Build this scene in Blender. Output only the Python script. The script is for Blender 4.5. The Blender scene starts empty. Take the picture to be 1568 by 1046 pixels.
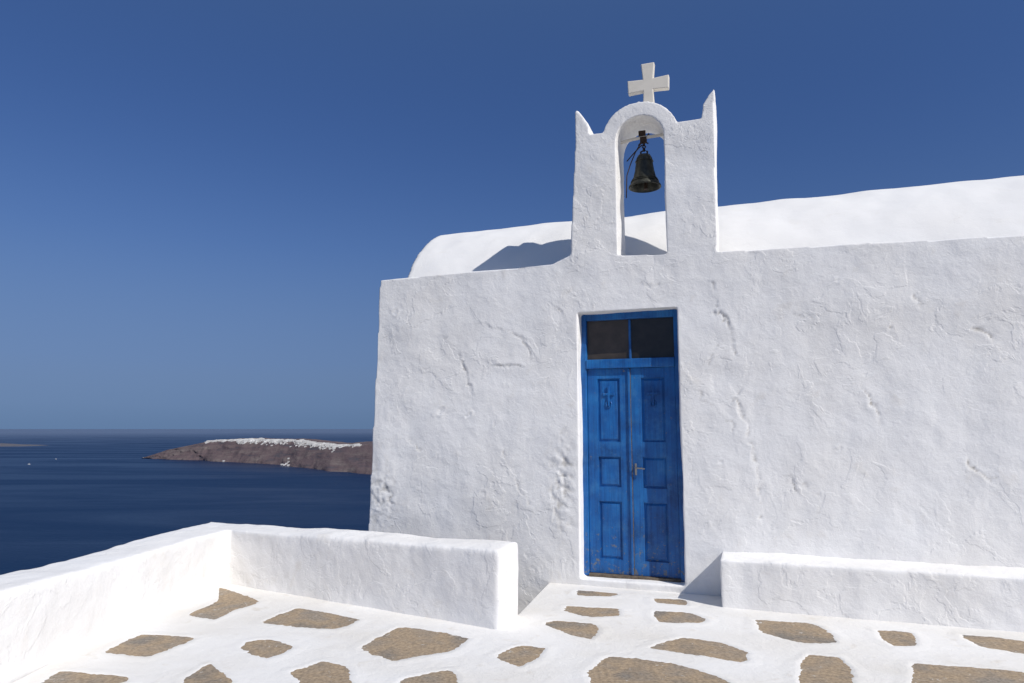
import bpy, bmesh, math, random
import numpy as np
from mathutils import Vector, noise
random.seed(4)
A=math.radians(19.3); SA,CA=math.sin(A),math.cos(A); D=6.5; EYE=1.47; PITCH=math.atan(132/1045)
def parse(t): return [[tuple(float(k) for k in p.split(',')) for p in s.split()] for s in t.split('|')]
STONES=parse("-2.70,6.53 -2.62,6.48 -2.14,6.05 -2.26,5.76 -2.28,5.48 -2.57,5.62 -2.49,6.03|-1.77,5.84 -1.17,5.49 -1.30,5.22 -1.91,5.39|-2.64,5.11 -2.22,5.02 -2.34,4.62 -2.69,4.72|-1.83,4.93 -1.69,4.99 -1.47,4.83 -1.56,4.58 -1.81,4.78|-0.83,5.30 -0.29,5.02 -0.41,4.74 -0.65,4.61 -0.76,4.55 -1.03,4.80|-2.74,4.37 -2.26,4.26 -2.29,4.09 -2.72,4.14|-1.89,4.49 -1.71,4.29 -1.58,4.04 -1.88,4.04 -1.92,4.26|-1.20,4.55 -1.03,4.44 -0.90,4.09 -1.16,4.09 -1.33,4.33|-0.38,4.39 -0.30,4.14 -0.67,4.04 -0.65,4.22|.07,4.84 .21,4.78 .15,4.58 .04,4.44 -.08,4.61 -.07,4.71|.60,6.45 .94,6.31 .86,6.21 .58,6.26|.47,5.88 .86,5.80 .83,5.59 .62,5.57 .43,5.74|.31,5.46 .60,5.37 .63,5.25 .55,5.0 .38,5.14 .26,5.34|1.22,6.14 1.49,6.10 1.44,5.92 1.24,5.99|1.14,5.74 1.43,5.66 1.48,5.51 1.41,5.39 1.12,5.42|1.20,5.03 1.42,4.91 1.55,4.72 1.45,4.51 1.18,4.68 .90,4.80|.64,4.65 1.04,4.48 1.30,4.14 .47,4.09 .46,4.35|1.86,5.48 2.29,5.37 2.25,4.91 1.98,4.91 1.82,5.14|1.93,4.65 2.10,4.61 2.09,4.46 1.93,4.09 1.63,4.09 1.83,4.52|2.66,5.20 2.88,5.15 2.75,4.86 2.59,4.84 2.60,5.02|3.19,5.12 3.55,4.96 3.50,4.71 3.35,4.68 3.17,4.84|2.52,4.50 2.77,4.44 3.10,4.35 2.98,4.04 2.25,4.04")
CRACKS=parse("-.30,2.81 -.266,2.57 -.17,2.38 -.113,2.14|-.125,1.73 -.058,1.50 .025,1.09 .025,.69|-.456,1.80 -.29,1.62 -.17,1.44|1.33,2.58 1.475,2.42|1.13,2.31 1.18,2.37|.404,1.0 .51,.90 .48,.65|-2.62,2.535 -2.30,2.45 -2.09,2.28 -2.06,2.16|-3.49,1.40 -3.29,1.23|-3.72,.91 -3.60,.67|-1.89,.99 -1.82,.61 -1.63,.52|-2.44,2.10 -2.165,2.09|-2.52,1.77 -2.45,1.50|-2.84,2.24 -2.73,1.84|-.17,1.70 -.10,1.79|.244,1.04 .35,.93|1.75,2.29 1.89,2.18|-1.86,2.68 -1.76,2.62|-2.37,1.24 -2.23,.92 -2.10,.73|-3.14,2.55 -3.05,2.48 -3.02,2.40|.85,1.9 1.0,1.62 1.02,1.5|-.95,2.86 -.80,2.83|1.62,1.2 1.78,1.05|-.3,2.2 -.36,2.05|.3,2.5 .55,2.42")
DENTS=[(-3.07,1.64,.05),(-3.62,2.72,.05),(-3.10,1.18,.03),(-2.75,1.6,.03),(-2.35,1.9,.03),(.75,2.75,.03),(-.3,1.15,.03),(-2.6,.8,.05),(.7,1.3,.03)]

# ---------- materials
def newmat(n):
    m=bpy.data.materials.new(n); m.use_nodes=True; nt=m.node_tree
    return m,nt,nt.nodes['Principled BSDF']
def N(nt,t,**k):
    n=nt.nodes.new(t)
    for a,b in k.items(): setattr(n,a,b)
    return n
def noise_n(nt,co,scale,detail=4,rough=.55,dist=0):
    n=N(nt,'ShaderNodeTexNoise'); n.inputs['Scale'].default_value=scale; n.inputs['Detail'].default_value=detail
    n.inputs['Roughness'].default_value=rough; n.inputs['Distortion'].default_value=dist
    nt.links.new(co,n.inputs['Vector']); return n
def ramp(nt,fac,stops):
    r=N(nt,'ShaderNodeValToRGB'); e=r.color_ramp.elements
    while len(e)<len(stops): e.new(.5)
    for i,(p,c) in enumerate(stops):
        e[i].position=p; e[i].color=(*c,1)
    nt.links.new(fac,r.inputs['Fac']); return r
def mixc(nt,fac,a,b,mode='MIX'):
    m=N(nt,'ShaderNodeMix',data_type='RGBA',blend_type=mode)
    for s,v in ((0,fac),(6,a),(7,b)):
        if isinstance(v,bpy.types.NodeSocket): nt.links.new(v,m.inputs[s])
        else: m.inputs[s].default_value=v if s==0 else (*v,1)
    return m.outputs[2]
def bump(nt,h,strength,dist,prev=None):
    b=N(nt,'ShaderNodeBump'); b.inputs['Strength'].default_value=strength; b.inputs['Distance'].default_value=dist
    nt.links.new(h,b.inputs['Height'])
    if prev: nt.links.new(prev,b.inputs['Normal'])
    return b.outputs[0]
def plaster(name,base,warm,bs=1.0,dirt=.3,trowel=1.0,wear=False):
    m,nt,b=newmat(name); co=N(nt,'ShaderNodeTexCoord').outputs['Object']
    n1=noise_n(nt,co,1.1,5); n2=noise_n(nt,co,5,6,.6,.4); n3=noise_n(nt,co,34,6,.66); n4=noise_n(nt,co,130,3)
    tr=noise_n(nt,co,3.4,5,.55,.5); sp=noise_n(nt,co,55,4,.7); mid=noise_n(nt,co,14,5,.6,.3)
    r1=ramp(nt,n1.outputs[0],[(.42,(0,0,0)),(.7,(1,1,1))])
    c=mixc(nt,r1.outputs[0],base,warm)
    r2=ramp(nt,n2.outputs[0],[(.60,(0,0,0)),(.85,(dirt*2,)*3)])
    c=mixc(nt,r2.outputs[0],c,(warm[0]*.86,warm[1]*.82,warm[2]*.76))
    s1=ramp(nt,sp.outputs[0],[(.715,(0,0,0)),(.74,(dirt,)*3)])
    c=mixc(nt,s1.outputs[0],c,(.30,.27,.22))
    if wear:
        at=N(nt,'ShaderNodeAttribute',attribute_name='wear')
        wr=mixc(nt,1.0,at.outputs['Color'],ramp(nt,mid.outputs[0],[(.35,(.35,.35,.35)),(.6,(1,1,1))]).outputs[0],'MULTIPLY')
        c=mixc(nt,wr,c,(.40,.365,.31))
    nt.links.new(c,b.inputs['Base Color']); b.inputs['Roughness'].default_value=.88
    b.inputs['Specular IOR Level'].default_value=.2
    t1=ramp(nt,tr.outputs[0],[(.52,(0,0,0)),(.55,(1,1,1))]); msk=ramp(nt,n1.outputs[0],[(.42,(0,0,0)),(.56,(1,1,1))])
    t=mixc(nt,1.0,t1.outputs[0],msk.outputs[0],'MULTIPLY')
    x=bump(nt,t,.38*trowel,.006)
    x=bump(nt,n2.outputs[0],.22*bs,.03,x); x=bump(nt,mid.outputs[0],.22*bs,.016,x)
    x=bump(nt,n3.outputs[0],.32*bs,.010,x); x=bump(nt,n4.outputs[0],.32*bs,.003,x)
    nt.links.new(x,b.inputs['Normal']); return m
M_wall=plaster('whitewash',(.84,.83,.815),(.80,.78,.75),wear=True)
M_roof=plaster('roof_whitewash',(.80,.79,.77),(.78,.765,.74),.35,.2,.3)
M_floor=plaster('painted_floor',(.79,.775,.75),(.71,.68,.63),1.0,.55,.5)
def stone_mat():
    m,nt,b=newmat('brown_flagstone'); co=N(nt,'ShaderNodeTexCoord').outputs['Object']
    n1=noise_n(nt,co,2.3,5); n2=noise_n(nt,co,45,5,.7); n3=noise_n(nt,co,16,6,.75,.5)
    c=ramp(nt,n1.outputs[0],[(.34,(.235,.205,.17)),(.50,(.40,.30,.195)),(.66,(.30,.255,.205))]).outputs[0]
    g=ramp(nt,n2.outputs[0],[(.3,(.5,.5,.5)),(.62,(1.1,1.1,1.1))]).outputs[0]
    c=mixc(nt,1.0,c,g,'MULTIPLY')
    w=ramp(nt,n3.outputs[0],[(.62,(0,0,0)),(.67,(.85,.85,.85))]).outputs[0]
    c=mixc(nt,w,c,(.62,.59,.54))
    nt.links.new(c,b.inputs['Base Color']); b.inputs['Roughness'].default_value=.9
    x=bump(nt,n3.outputs[0],.6,.01); x=bump(nt,n2.outputs[0],.5,.004,x); nt.links.new(x,b.inputs['Normal']); return m
M_stone=stone_mat()
def simple(name,col,rough=.6,metal=0,var=.15,scale=12,bs=.2):
    m,nt,b=newmat(name); co=N(nt,'ShaderNodeTexCoord').outputs['Object']
    n=noise_n(nt,co,scale,5,.6)
    c=ramp(nt,n.outputs[0],[(.3,tuple(x*(1-var) for x in col)),(.7,tuple(x*(1+var) for x in col))]).outputs[0]
    nt.links.new(c,b.inputs['Base Color']); b.inputs['Roughness'].default_value=rough; b.inputs['Metallic'].default_value=metal
    nt.links.new(bump(nt,n.outputs[0],bs,.005),b.inputs['Normal']); return m
def blue_mat():
    m,nt,b=newmat('blue_paint'); tc=N(nt,'ShaderNodeTexCoord'); co=tc.outputs['Object']
    n=noise_n(nt,co,3.5,6,.65); mp=N(nt,'ShaderNodeMapping'); mp.inputs['Scale'].default_value=(70,70,2.5); nt.links.new(co,mp.inputs[0])
    g=noise_n(nt,mp.outputs[0],1,4); ch=noise_n(nt,co,22,8,.8); du=noise_n(nt,co,9,6,.7)
    c=ramp(nt,n.outputs[0],[(.34,(.002,.062,.22)),(.5,(.003,.100,.34)),(.68,(.008,.145,.42))]).outputs[0]
    gs=ramp(nt,g.outputs[0],[(.25,(.60,.64,.70)),(.6,(1.08,1.06,1.04))]).outputs[0]
    c=mixc(nt,1.0,c,gs,'MULTIPLY')
    d=ramp(nt,du.outputs[0],[(.50,(0,0,0)),(.72,(.5,.5,.5))]).outputs[0]
    c=mixc(nt,d,c,(.05,.19,.40))
    sp=N(nt,'ShaderNodeSeparateXYZ'); nt.links.new(co,sp.inputs[0])
    mr=N(nt,'ShaderNodeMapRange'); mr.inputs[1].default_value=.1; mr.inputs[2].default_value=.7; mr.inputs[3].default_value=.08; mr.inputs[4].default_value=0
    nt.links.new(sp.outputs[2],mr.inputs[0]); ad=N(nt,'ShaderNodeMath',operation='ADD'); nt.links.new(ch.outputs[0],ad.inputs[0]); nt.links.new(mr.outputs[0],ad.inputs[1])
    w=ramp(nt,ad.outputs[0],[(.63,(0,0,0)),(.645,(1,1,1))]).outputs[0]
    c=mixc(nt,w,c,(.14,.15,.16))
    nt.links.new(c,b.inputs['Base Color']); b.inputs['Roughness'].default_value=.5
    x=bump(nt,g.outputs[0],.4,.003); nt.links.new(bump(nt,ch.outputs[0],.35,.004,x),b.inputs['Normal']); return m
M_blue=blue_mat()
M_glass=simple('dusty_glass',(.022,.019,.016),.18,0,.3,6,.02)
M_glass2=simple('curtained_glass',(.06,.047,.036),.3,0,.25,9,.02)
M_bronze=simple('bronze',(.04,.04,.03),.5,.5,.5,22,.4)
M_iron=simple('rusty_iron',(.05,.03,.02),.8,.3,.5,40,.5)
M_steel=simple('steel_handle',(.35,.33,.3),.4,.9,.1)
M_cross=simple('cream_cross_paint',(.72,.67,.58),.6,0,.06,8,.2)
M_wood=simple('worn_wood',(.13,.10,.07),.8,0,.5,30,.4)

# ---------- mesh helpers
def obj_from(name,v,f,mat=None,parent=None,smooth=False):
    me=bpy.data.meshes.new(name); me.from_pydata(v,[],f); me.update()
    o=bpy.data.objects.new(name,me); bpy.context.collection.objects.link(o)
    if mat: me.materials.append(mat)
    if parent: o.parent=parent
    bm=bmesh.new(); bm.from_mesh(me); bmesh.ops.recalc_face_normals(bm,faces=bm.faces)
    if smooth:
        for q in bm.faces: q.smooth=True
    bm.to_mesh(me); bm.free(); return o
class Acc:
    def __init__(s): s.v=[]; s.f=[]
    def add(s,v,f):
        b=len(s.v); s.v+=list(v); s.f+=[tuple(i+b for i in q) for q in f]
    def prism(s,prof,a,b,axis='y'):
        n=len(prof)
        if axis=='y': v=[(p,a,q) for p,q in prof]+[(p,b,q) for p,q in prof]
        elif axis=='x': v=[(a,p,q) for p,q in prof]+[(b,p,q) for p,q in prof]
        else: v=[(p,q,a) for p,q in prof]+[(p,q,b) for p,q in prof]
        s.add(v,[tuple(range(n)),tuple(range(2*n-1,n-1,-1))]+[(i,(i+1)%n,n+(i+1)%n,n+i) for i in range(n)])
    def box(s,x0,x1,y0,y1,z0,z1): s.prism([(x0,z0),(x1,z0),(x1,z1),(x0,z1)],y0,y1)
    def obj(s,*a,**k): return obj_from(a[0],s.v,s.f,*a[1:],**k)
def fbm(p,o=3):
    return noise.fractal(p,.8,2.1,o,noise_basis='PERLIN_ORIGINAL')
def remesh(o,voxel,smooth=2):
    r=o.modifiers.new('r','REMESH'); r.mode='VOXEL'; r.voxel_size=voxel
    if smooth:
        q=o.modifiers.new('s','SMOOTH'); q.iterations=smooth; q.factor=.5
    bpy.context.view_layer.update(); dg=bpy.context.evaluated_depsgraph_get()
    me=bpy.data.meshes.new_from_object(o.evaluated_get(dg)); o.modifiers.clear()
    mats=[m for m in o.data.materials]; o.data=me
    if not me.materials:
        for m in mats: me.materials.append(m)
    n=len(me.vertices); co=np.empty(n*3); me.vertices.foreach_get('co',co); no=np.empty(n*3); me.vertex_normals.foreach_get('vector',no)
    return me,co.reshape(-1,3),no.reshape(-1,3)
def put(me,co):
    me.vertices.foreach_set('co',co.ravel()); me.polygons.foreach_set('use_smooth',[True]*len(me.polygons)); me.update()
def plaster_disp(o,voxel,amp=(.012,.004),cracks=None,smooth=2,seed=0):
    me,co,no=remesh(o,voxel,smooth)
    V=[Vector(c) for c in co.tolist()]; off=Vector((seed*3.1,seed*1.7,seed))
    d=np.array([amp[0]*fbm((v+off)*1.6,2)+amp[1]*fbm((v+off)*6,2) for v in V])
    wear=np.zeros(len(V))
    if cracks:
        s=co[:,0]; z=co[:,2]; front=(no[:,1]<-.5)&(co[:,1]<.1)
        wob=np.array([fbm(v*9,4)*.045 if f else 0 for v,f in zip(V,front)])
        var=np.array([noise.noise(v*5) if f else 0 for v,f in zip(V,front)])
        for i,c in enumerate(cracks):
            D1=np.full(len(s),9.); sg=np.zeros(len(s))
            for (a,b),(c2,d2) in zip(c[:-1],c[1:]):
                dx,dz=c2-a,d2-b; L2=dx*dx+dz*dz
                t=np.clip(((s-a)*dx+(z-b)*dz)/L2,0,1)
                ex=s-a-t*dx+wob; ez=z-b-t*dz+wob*.7
                dist=np.hypot(ex,ez); m=dist<D1; D1=np.where(m,dist,D1); sg=np.where(m,np.sign(ex*dz-ez*dx),sg)
            k=np.clip(.75+var*1.3,.1,1.15)
            lip=.0034*np.exp(-(D1/.055)**2)*(sg>0 if i%2 else sg<0)
            gro=-.008*np.exp(-(D1/.010)**2)
            d+=np.where(front,(lip+gro)*k,0)
            wear=np.maximum(wear,np.where(front,.75*k*np.exp(-(D1/.008)**2),0))
        for (a,b,r) in DENTS:
            dist=np.hypot(s-a+wob,(z-b)*1.3+wob); d+=np.where(front,.005*np.exp(-((dist-r)/.014)**2)-.004*np.exp(-(dist/r)**2),0)
        m=front*np.exp(-(((s+1.76)/.10)**2+((z-.95)/.36)**2))
        fl_=np.array([fbm(v*13,4) if mm>.03 else 0 for v,mm in zip(V,m)])
        d+=m*(-.005+.016*fl_); wear=np.maximum(wear,np.clip(m*(-fl_)*2.2,0,.55))
        m=front*np.exp(-(((s+3.75)/.14)**2+((z-.75)/.30)**2))
        fl_=np.array([fbm(v*14,4) if mm>.03 else 0 for v,mm in zip(V,m)])
        d+=m*.010*fl_; wear=np.maximum(wear,np.clip(m*(-fl_)*1.8,0,.4))
        # splash grime along the foot of the wall and round the threshold
        foot=front*np.exp(-np.clip(z+.02,0,9)/.10)*(s>-1.9)
        wear=np.maximum(wear,.28*foot*np.clip(.6+var,0,1))
        at=me.attributes.new('wear','FLOAT','POINT'); at.data.foreach_set('value',wear.astype(np.float32))
    put(me,co+no*d[:,None])

# ---------- chapel
chapel=bpy.data.objects.new('whitewashed_chapel',None); bpy.context.collection.objects.link(chapel)
chapel.location=(D*SA,D*CA,0); chapel.rotation_euler=(0,0,-A)
bpy.context.view_layer.update()
a=Acc()
a.prism([(-3.95,-2),(-1.59,-2),(-1.59,3.19),(-1.64,3.19),(-1.86,3.11),(-3.0,3.10),(-3.82,3.085)],0,.5)
a.prism([(-1.75,2.6),(-.45,2.6),(-.45,3.11),(-1.6,3.17)],0,.5)
a.prism([(-.632,-2),(5.5,-2),(5.5,2.97),(2.14,3.035),(.8,3.075),(-.25,3.10),(-.632,3.12)],0,.5)
a.prism([(-1.8,-2),(-.5,-2),(-.5,.06),(-1.8,.06)],0.0,.5)
a.prism([(-1.66,3.0),(-1.18,3.0),(-1.18,4.42),(-1.44,4.42),(-1.46,4.54),(-1.51,4.62),(-1.565,4.70),(-1.59,4.69),(-1.592,4.4),(-1.625,3.8)],0,.44)
a.prism([(-.25,3.0),(-.235,3.8),(-.23,4.4),(-.215,4.70),(-.27,4.65),(-.325,4.57),(-.345,4.42),(-.71,4.42),(-.71,3.0)],0,.44)
cx,cz,ri,ro=-.94,4.31,.236,.385
K=20
for i in range(K):
    t0=math.pi*i/K-.02; t1=math.pi*(i+1)/K+.02
    a.prism([(cx+ri*math.cos(t0),cz+ri*math.sin(t0)),(cx+ro*math.cos(t0),cz+ro*math.sin(t0)),(cx+ro*math.cos(t1),cz+ro*math.sin(t1)),(cx+ri*math.cos(t1),cz+ri*math.sin(t1))],0,.44)
walls=a.obj('walls_and_bell_gable',M_wall,chapel)
plaster_disp(walls,.013,(.011,.0030),CRACKS)
a=Acc(); c0,zc,rh,rv=2.2,2.32,1.80,1.825
prof=[(c0+rh*math.cos(t),zc+rv*math.sin(t)) for t in [math.pi*i/48 for i in range(49)]]
prof=[(4.0,-2)]+prof+[(.4,-2)]
a.prism(prof,-3.86,5.45,'x')
roof=a.obj('barrel_vault_roof',M_roof,chapel); plaster_disp(roof,.04,(.016,.003),smooth=3,seed=5)

# ---------- door
def bx(name,mat,dims,bev=.006,parent=chapel):
    q=Acc(); q.box(*dims); o=q.obj(name,mat,parent)
    m=o.modifiers.new('b','BEVEL'); m.width=bev; m.segments=2; return o
sl,sr,z0,z1=-1.60,-.622,.065,2.61
q=Acc(); q.box(sl,sl+.06,.14,.24,z0,z1); q.box(sr-.06,sr,.14,.24,z0,z1); q.box(sl+.06,sr-.06,.142,.24,z1-.075,z1)
q.box(sl+.06,sr-.06,.13,.24,2.05,2.14); q.box(-1.122,-1.098,.175,.22,2.14,z1-.075)
fr=q.obj('door_frame',M_blue,chapel); m=fr.modifiers.new('b','BEVEL'); m.width=.006; m.segments=2
bx('transom_pane_left',M_glass2,(sl+.06,-1.122,.19,.2,2.14,z1-.075),.001)
bx('transom_pane_right',M_glass,(-1.098,sr-.06,.19,.2,2.14,z1-.075),.001)
def tube(acc,pts,r,n=8):
    rings=[]
    for i,p in enumerate(pts):
        p=Vector(p); d=(Vector(pts[min(i+1,len(pts)-1)])-Vector(pts[max(i-1,0)])).normalized()
        u=d.orthogonal().normalized(); w=d.cross(u)
        rr=r[i] if isinstance(r,(list,tuple)) else r
        rings.append([p+rr*(math.cos(2*math.pi*k/n)*u+math.sin(2*math.pi*k/n)*w) for k in range(n)])
    v=[tuple(x) for rg in rings for x in rg]; f=[]
    for i in range(len(pts)-1):
        for k in range(n): f.append((i*n+k,i*n+(k+1)%n,(i+1)*n+(k+1)%n,(i+1)*n+k))
    f.append(tuple(range(n))); f.append(tuple(range(len(v)-1,len(v)-1-n,-1))); acc.add(v,f)
def leaf(name,x0,x1):
    q=Acc(); st=.10
    q.box(x0,x0+st,.165,.205,.09,2.05); q.box(x1-st,x1,.165,.205,.09,2.05)
    for za,zb in ((.09,.225),(.765,.9),(1.19,1.335),(1.95,2.048)): q.box(x0+st,x1-st,.166,.204,za,zb)
    for za,zb in ((.225,.765),(.9,1.19),(1.335,1.95)):
        xa,xb=x0+st,x1-st
        q.box(xa,xb,.186,.2,za,zb)
        i=.030; v=[(xa+.010,.186,za+.010),(xb-.010,.186,za+.010),(xb-.010,.186,zb-.010),(xa+.010,.186,zb-.010),(xa+i,.176,za+i),(xb-i,.176,za+i),(xb-i,.176,zb-i),(xa+i,.176,zb-i)]
        q.add(v,[(4,5,6,7),(0,1,5,4),(1,2,6,5),(2,3,7,6),(3,0,4,7)])
    xm=(x0+x1)/2
    q.box(xm-.009,xm+.009,.160,.178,1.68,1.86); q.box(xm-.045,xm+.045,.1605,.1775,1.788,1.808)
    for (ax,az) in ((xm-.045,1.798),(xm+.045,1.798),(xm,1.862)): q.box(ax-.012,ax+.012,.159,.1768,az-.014,az+.014)
    tube(q,[(xm+.026*math.cos(t),.170,1.70+.03*math.sin(t)) for t in [2*math.pi*k/16 for k in range(17)]],.008,6)
    o=q.obj(name,M_blue,chapel); m=o.modifiers.new('b','BEVEL'); m.width=.004; m.segments=2
leaf('door_leaf_left',sl+.063,-1.118); leaf('door_leaf_right',-1.108,sr-.063)
bx('door_astragal',M_blue,(-1.137,-1.1135,.15,.166,.09,2.045),.004)
bx('door_seam',M_wood,(-1.1130,-1.1085,.154,.17,.09,2.045),.001)
bx('door_sill_strip',M_wood,(sl+.062,sr-.062,.12,.2,.064,.088),.003)
q=Acc(); q.box(-1.084,-1.066,.158,.166,1.02,1.13)
tube(q,[(-1.074,.16,1.09),(-1.074,.125,1.09),(-1.06,.118,1.09),(-.985,.118,1.083)],.007)
tube(q,[(-1.075,.168,1.035),(-1.075,.150,1.035)],.008)
q.obj('door_handle',M_steel,chapel)

# ---------- bell
bell=bpy.data.objects.new('church_bell',None); bpy.context.collection.objects.link(bell)
bell.location=chapel.matrix_world@Vector((-.93,.22,3.88)); bell.rotation_euler=(0,0,-A)
prof=[(0.0,.345),(.03,.345),(.062,.335),(.08,.30),(.087,.24),(.097,.17),(.115,.10),(.138,.045),(.160,.012),(.163,0),(.152,-.004),(.133,.02),(.105,.08),(.09,.16),(.078,.24),(.055,.3),(0,.31)]
n=40; v=[];f=[]
for (rr,zz) in prof:
    for k in range(n): v.append((max(rr,.0005)*math.cos(2*math.pi*k/n),max(rr,.0005)*math.sin(2*math.pi*k/n),zz))
for i in range(len(prof)-1):
    for k in range(n): f.append((i*n+k,i*n+(k+1)%n,(i+1)*n+(k+1)%n,(i+1)*n+k))
obj_from('bell_body',v,f,M_bronze,bell,True)
for zr,rr in ((.055,.136),(.075,.126),(.27,.086)):
    q=Acc(); tube(q,[(rr*math.cos(t),rr*math.sin(t),zr) for t in [2*math.pi*i/36 for i in range(37)]],.006,6); q.obj('bell_ring',M_bronze,bell,smooth=True)
q=Acc(); tube(q,[(0,0,.3),(0.01,0,.1),(0.01,0,-.02)],[.008,.008,.022]); q.obj('clapper',M_iron,bell)
q=Acc()
tube(q,[(-.03,0,.345),(-.034,0,.375),(0,0,.395),(.034,0,.375),(.03,0,.345)],.010)
for i in range(4):
    z=.40+i*.028
    tube(q,[(.016*math.cos(t)*(1 if i%2 else .3),.016*math.cos(t)*(.3 if i%2 else 1),z+.02*math.sin(t)) for t in [2*math.pi*k/12 for k in range(13)]],.006,6)
q.box(-.035,.03,-.02,.02,.47,.53); q.box(-.05,.02,-.012,.012,.53,.60)
tube(q,[(-.05,-.02,.44),(0,.0,.50),(.05,.03,.57)],.010,6); tube(q,[(.045,-.02,.45),(0,.0,.49),(-.045,.03,.60)],.009,6)
q.obj('bell_hanger',M_iron,bell)
q=Acc(); tube(q,[(-.27,0,.50),(-.1,0,.525),(.25,0,.53)],.017); q.obj('bell_bar',M_cross,bell)
q=Acc()
tube(q,[(-.02,-.03,.47),(-.08,-.05,.36),(-.13,-.06,.24),(-.17,-.06,.12),(-.175,-.06,.0),(-.18,-.06,-.11)],.006,6)
tube(q,[(-.02,0,.45),(-.10,.04,.40),(-.19,.08,.33)],.006,6)
q.obj('bell_chain',M_iron,bell)

# ---------- cross
cr=bpy.data.objects.new('rooftop_cross',None); bpy.context.collection.objects.link(cr)
cr.location=chapel.matrix_world@Vector((-.865,.2,4.66)); cr.rotation_euler=(0,0,-A)
w=.062
pr=[(-w*.95,0),(w*.95,0),(w*.8,.225),(.205,.215),(.21,.355),(w*.85,.345),(w*1.1,.515),(-w*1.1,.515),(-w*.85,.345),(-.21,.355),(-.205,.215),(-w*.8,.225)]
q=Acc(); q.prism(pr,-.035,.035); o=q.obj('cross_body',M_cross,cr); m=o.modifiers.new('b','BEVEL'); m.width=.008; m.segments=2

# ---------- bench
bench=Acc(); bench.prism([(-.31,-.1),(5.3,-.1),(5.3,.385),(-.31,.385)],-.405,.06)
o=bench.obj('whitewashed_bench',M_wall); o.location=chapel.location; o.rotation_euler=chapel.rotation_euler
plaster_disp(o,.018,(.014,.005),smooth=3,seed=2)
# ---------- terrace
def Lw(s,t): return (s*CA+(D+t)*SA, -s*SA+(D+t)*CA)
poly=[(-3.46,-4),(9,-4),Lw(6.5,.05),Lw(-1.9,.05),(.06,5.66),(.03,5.6),(-.13,5.3),(-2.9,6.9),(-2.9,4.1)]
q=Acc(); q.prism(poly,-1.3,0,'z'); terr=q.obj('terrace_floor',M_floor)
v=[];f=[]; lv=[]; lf=[]
def stone(poly,seed):
    pts=[]
    P=[Vector((*p,0)) for p in poly]
    for it in range(2):
        Q=[]
        for i in range(len(P)):
            A0,B0=P[i],P[(i+1)%len(P)]; k=.10 if it==0 else .25
            Q+= [A0.lerp(B0,k),A0.lerp(B0,1-k)]
        P=Q
    for i in range(len(P)):
        A0,B0=P[i],P[(i+1)%len(P)]; m=max(1,int((B0-A0).length/.010))
        pts+=[A0.lerp(B0,j/m) for j in range(m)]
    c=sum(pts,Vector())/len(pts)
    out=[]; ring=[]
    for p in pts:
        d=(p-c).normalized(); p2=p+d*(.022*fbm(p*7+Vector((0,0,seed)),5)+.012*noise.noise(p*38)+.01)
        out.append((p2.x,p2.y,.0035))
        h=.0052+.0012*noise.noise(p*9)
        a1=p2-d*.003; a2=p2+d*.004; a3=p2+d*.05; a4=p2+d*(.12+.03*noise.noise(p*6))
        ring.append([(a1.x,a1.y,.002),(a2.x,a2.y,h),(a3.x,a3.y,h*.75),(a4.x,a4.y,-.001)])
    b=len(v); v.extend(out); f.append(tuple(range(b,b+len(out))))
    b=len(lv); n=len(ring)
    for r in ring: lv.extend(r)
    for i in range(n):
        j=(i+1)%n
        for k in range(3): lf.append((b+i*4+k,b+j*4+k,b+j*4+k+1,b+i*4+k+1))
for i,s in enumerate(STONES): stone(s,i)
random.seed(9)
for gx in range(-4,12):
    for gy in range(-5,5):
        x=gx*.72+(gy%2)*.3+random.uniform(-.1,.1); y=gy*.62+1.05+random.uniform(-.1,.1)
        if x<-2.6 or x>8.2 or y>3.75-.3*max(0,x-1.5): continue
        rr=random.uniform(.15,.25); k=random.randint(4,6); ph=random.random()*6
        stone([(x+rr*random.uniform(.8,1.3)*math.cos(ph+2*math.pi*j/k)*1.2,y+rr*random.uniform(.8,1.2)*math.sin(ph+2*math.pi*j/k)) for j in range(k)],gx*7+gy)
pav=obj_from('flagstone_patches',v,f,M_stone,terr)
obj_from('lime_joint_edges',lv,lf,M_floor,terr,True)
# ---------- parapet
q=Acc()
def wall(pi,po,hi,zb=-1.2):
    v=[(*p,zb) for p in pi+po[::-1]]+[(*p,h) for p,h in zip(pi+po[::-1],hi+hi[::-1])]
    n=len(pi)*2
    q.add(v,[tuple(range(n)),tuple(range(2*n-1,n-1,-1))]+[(i,(i+1)%n,n+(i+1)%n,n+i) for i in range(n)])
wall([(-3.46,-4),(-2.926,4.117),(-2.73,6.74)],[(-3.88,-4),(-3.36,4.12),(-3.17,7.36)],[.53,.525,.50])
wall([(-3.02,6.9),(-2.73,6.74),(-.09,5.22)],[(-3.17,7.36),(-2.65,7.12),(.057,5.62)],[.50,.50,.57])
o=q.obj('low_parapet_wall',M_wall); plaster_disp(o,.02,(.016,.005),smooth=8,seed=8)

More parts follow.
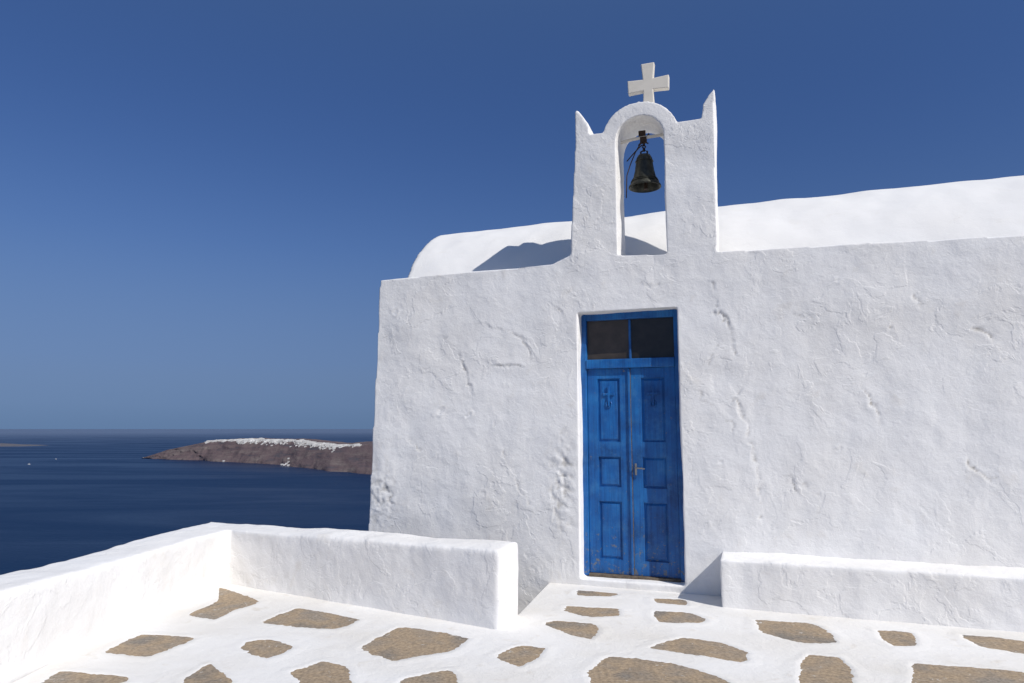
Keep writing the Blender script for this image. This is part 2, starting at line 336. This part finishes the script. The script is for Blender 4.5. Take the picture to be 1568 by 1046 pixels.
# ---------- hillside
ZS=1.47-150
def grid(name,xs,ys,fn,mat):
    v=[(x,y,fn(x,y)) for y in ys for x in xs]; nx=len(xs)
    f=[(j*nx+i,j*nx+i+1,(j+1)*nx+i+1,(j+1)*nx+i) for j in range(len(ys)-1) for i in range(nx-1)]
    return obj_from(name,v,f,mat,smooth=True)
def hill(x,y):
    d=max(0,-(x+4.2),y-13.5+.2*x); nz=fbm(Vector((x,y,0))*.05,4)
    return max(ZS-6,-1.15-d*.72*(1+.25*nz)-min(d,3)*.6+(nz*6 if d>15 else nz*d*.4))
def spaced(a,b,c,n):
    return sorted([c+(a-c)*(i/n)**2.2 for i in range(n,0,-1)]+[c+(b-c)*(i/n)**2.2 for i in range(0,n+1)])
def rock_mat(name,cols,sc,zsc,haze=0):
    m,nt,b=newmat(name); co=N(nt,'ShaderNodeTexCoord').outputs['Object']
    mp=N(nt,'ShaderNodeMapping'); mp.inputs['Scale'].default_value=(1,1,zsc); nt.links.new(co,mp.inputs[0])
    n=noise_n(nt,mp.outputs[0],sc,9,.68,.3); c=ramp(nt,n.outputs[0],cols).outputs[0]
    if haze: c=mixc(nt,haze,c,(.115,.125,.16))  # aerial haze blended into the rock's own colour
    nt.links.new(c,b.inputs['Base Color']); b.inputs['Roughness'].default_value=.95; b.inputs['Specular IOR Level'].default_value=.1
    nt.links.new(bump(nt,n.outputs[0],.8 if not haze else .3,.3/sc),b.inputs['Normal']); return m
M_hill=rock_mat('volcanic_hillside',[(.3,(.07,.055,.035)),(.5,(.14,.11,.075)),(.7,(.22,.18,.13))],.4,1)
grid('hillside',spaced(-260,300,0,60),spaced(-200,260,6,60),hill,M_hill)

# ---------- headland
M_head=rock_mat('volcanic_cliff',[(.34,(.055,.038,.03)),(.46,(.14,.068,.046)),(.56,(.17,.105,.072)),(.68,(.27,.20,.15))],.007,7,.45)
shore=[(-1830,3400),(-1711,3332),(-1461,3198),(-1200,3000),(-938,2810),(-641,2395),(-453,2229),(-100,2150),(500,2100)]
tops=[3,38,85,96,95,80,90,112,130]
deps=[60,110,190,260,300,380,380,420,500]
def lerp(a,t):
    i=min(int(t),len(a)-2); k=t-i
    if isinstance(a[0],tuple): return tuple(a[i][j]*(1-k)+a[i+1][j]*k for j in range(2))
    return a[i]*(1-k)+a[i+1]*k
prof_h=[(0,-.06),(.10,.10),(.35,.38),(.55,.66),(.80,.95),(1.0,1.0),(2.0,1.03),(2.6,.6),(3.0,-.1)]
def head_pt(t,w):
    sx,sy=lerp(shore,t); top=lerp(tops,t); dp=lerp(deps,t)
    nz=fbm(Vector((sx*.004,sy*.004,w*.8)),5); n2=fbm(Vector((sx*.022,w*5,3)),5)
    gul=abs(noise.noise(Vector((sx*.008+w*.9,sy*.003+w*.7,7))))
    off=nz*24+n2*10+gul*34*(1-min(1,w))
    for (a0,b0),(a1,b1) in zip(prof_h[:-1],prof_h[1:]):
        if w<=a1: h=b0+(b1-b0)*(w-a0)/(a1-a0); break
    h=h*top*(1+.05*nz)+n2*4*min(1,top/60)*(w>.05)*(1 if w<.95 else .4)
    return (sx+w*dp*-.15,sy+w*dp+off,ZS+h)
NT,NW=560,70
v=[head_pt(8*i/NT,3.0*j/NW) for j in range(NW+1) for i in range(NT+1)]
f=[(j*(NT+1)+i,j*(NT+1)+i+1,(j+1)*(NT+1)+i+1,(j+1)*(NT+1)+i) for j in range(NW) for i in range(NT)]
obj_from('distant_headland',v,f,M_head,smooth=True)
M_house=simple('distant_whitewash',(.58,.57,.55),.9,0,.40,.045,0)
q=Acc(); random.seed(3)
def house(x,y,z,k=1):
    sx=random.uniform(2.5,6)*k; sy=random.uniform(3,6); h=random.uniform(1.5,5)*k
    q.box(x-sx,x+sx,y-sy,y+sy,z-4,z+h)
for i in range(1700):
    t=random.uniform(2.0,5.6)
    dens=.5+.25*math.sin(t*9.1)+(.45 if 2.3<t<3.3 else 0)+(.5 if 4.3<t<5.2 else 0)
    if random.random()>dens+.15: continue
    w=random.triangular(.76,1.06,.98)-(.18*random.random()**2 if 2.8<t<5.0 else 0)
    house(*head_pt(t,w))
for (t,w) in [(4.05,.06),(4.1,.05),(4.13,.08),(4.2,.05),(4.16,.16),(4.12,.25),(2.7,.05)]:
    house(*head_pt(t,w),1.1)
q.obj('hillside_village',M_house)
v=[];f=[]
for j in range(9):
    for i in range(41):
        x=-6600+i*66; k=math.sin(math.pi*i/40)**.35; w=j/8
        v.append((x,5550+w*400,ZS-2+k*(30+8*fbm(Vector((x*.004,w,0))))*math.sin(math.pi*w)**.5))
f=[(j*41+i,j*41+i+1,(j+1)*41+i+1,(j+1)*41+i) for j in range(8) for i in range(40)]
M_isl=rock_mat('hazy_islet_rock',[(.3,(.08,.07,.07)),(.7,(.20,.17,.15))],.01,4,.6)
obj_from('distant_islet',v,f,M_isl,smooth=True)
# ---------- sea
m,nt,b=newmat('sea_water'); co=N(nt,'ShaderNodeTexCoord').outputs['Object']
mp=N(nt,'ShaderNodeMapping'); mp.inputs['Scale'].default_value=(.25,1,1); mp.inputs['Rotation'].default_value=(0,0,.25); nt.links.new(co,mp.inputs[0])
n1=noise_n(nt,mp.outputs[0],.0035,6,.6,1.0); n2=noise_n(nt,co,.12,6,.6)
c=ramp(nt,n1.outputs[0],[(.38,(.002,.012,.042)),(.62,(.005,.021,.062))]).outputs[0]
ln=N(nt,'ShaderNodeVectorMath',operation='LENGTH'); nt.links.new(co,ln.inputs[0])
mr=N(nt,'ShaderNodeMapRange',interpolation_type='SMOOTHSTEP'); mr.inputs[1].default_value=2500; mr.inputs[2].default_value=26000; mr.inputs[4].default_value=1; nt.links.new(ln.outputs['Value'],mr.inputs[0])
c=mixc(nt,mr.outputs[0],c,(.105,.135,.20))  # distance haze painted into the water's base colour
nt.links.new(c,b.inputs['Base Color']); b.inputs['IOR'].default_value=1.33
rr_=ramp(nt,n1.outputs[0],[(.38,(.28,)*3),(.62,(.44,)*3)]); nt.links.new(rr_.outputs[0],b.inputs['Roughness'])
b.inputs['Specular IOR Level'].default_value=.2
nt.links.new(bump(nt,n2.outputs[0],.6,2.0),b.inputs['Normal'])
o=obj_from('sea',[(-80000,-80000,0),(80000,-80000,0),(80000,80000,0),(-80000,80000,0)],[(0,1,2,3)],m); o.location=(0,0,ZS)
M_boat=simple('boat_white',(.7,.7,.7),.4)
def boat(x,y,L,ang):
    q=Acc(); W=L*.16
    q.prism([(-L/2,-W),(L*.2,-W),(L/2,0),(L*.2,W),(-L/2,W)],-1,L*.09,'z')
    q.prism([(-L*.3,-W*.6),(L*.15,-W*.6),(L*.22,0),(L*.15,W*.6),(-L*.3,W*.6)],L*.09,L*.2,'z')
    tube(q,[(0,0,L*.2),(0,0,L*.6)],L*.01,5)
    o=q.obj('boat',M_boat); o.location=(x,y,ZS); o.rotation_euler=(0,0,ang)
for (X,Y,L,an) in ((-1994,2861,10,.2),(-2195,3332,8,1),(-1850,3474,11,.5)): boat(X,Y,L,an)

# ---------- light, sky, camera
to_sun=Vector((CA-.47*SA,-SA-.47*CA,1.0)).normalized()
sun=bpy.data.lights.new('sun','SUN'); sun.energy=4.0; sun.angle=math.radians(.53); sun.color=(1,.96,.90)
so=bpy.data.objects.new('sun',sun); bpy.context.collection.objects.link(so)
so.rotation_euler=to_sun.to_track_quat('Z','Y').to_euler()
w=bpy.data.worlds.new('World'); bpy.context.scene.world=w; w.use_nodes=True; nt=w.node_tree
bg=nt.nodes['Background']; sky=N(nt,'ShaderNodeTexSky',sky_type='NISHITA'); sky.sun_disc=False
sky.sun_elevation=math.asin(to_sun.z); sky.sun_rotation=math.atan2(to_sun.x,to_sun.y)
sky.altitude=150; sky.air_density=1.0; sky.dust_density=.3; sky.ozone_density=3
tc=N(nt,'ShaderNodeTexCoord'); sx=N(nt,'ShaderNodeSeparateXYZ'); nt.links.new(tc.outputs['Generated'],sx.inputs[0])
mx=N(nt,'ShaderNodeMath',operation='SMOOTH_MAX'); nt.links.new(sx.outputs[2],mx.inputs[0]); mx.inputs[1].default_value=.2; mx.inputs[2].default_value=.2
cb=N(nt,'ShaderNodeCombineXYZ'); nt.links.new(sx.outputs[0],cb.inputs[0]); nt.links.new(sx.outputs[1],cb.inputs[1]); nt.links.new(mx.outputs[0],cb.inputs[2])
nt.links.new(cb.outputs[0],sky.inputs[0])
r=ramp(nt,sx.outputs[2],[(0,(.44,.46,.53)),(.03,(.53,.53,.60)),(.09,(.57,.56,.65)),(.25,(.43,.53,.74)),(.55,(.31,.48,.82)),(.75,(1.5,1.55,1.45))])  # last stop lifts the unseen overhead sky for added fill light
r.color_ramp.interpolation='B_SPLINE'
c=mixc(nt,1.0,sky.outputs[0],r.outputs[0],'MULTIPLY'); nt.links.new(c,bg.inputs[0]); bg.inputs[1].default_value=.1
cam=bpy.data.cameras.new('camera'); cam.lens=24; cam.sensor_width=36; cam.clip_end=200000; cam.clip_start=.05
co_=bpy.data.objects.new('camera',cam); bpy.context.collection.objects.link(co_)
co_.location=(0,0,EYE); co_.rotation_euler=(math.radians(90)+PITCH,0,0)
sc=bpy.context.scene; sc.camera=co_; sc.view_settings.view_transform='Standard'; sc.view_settings.look='None'; sc.view_settings.exposure=0
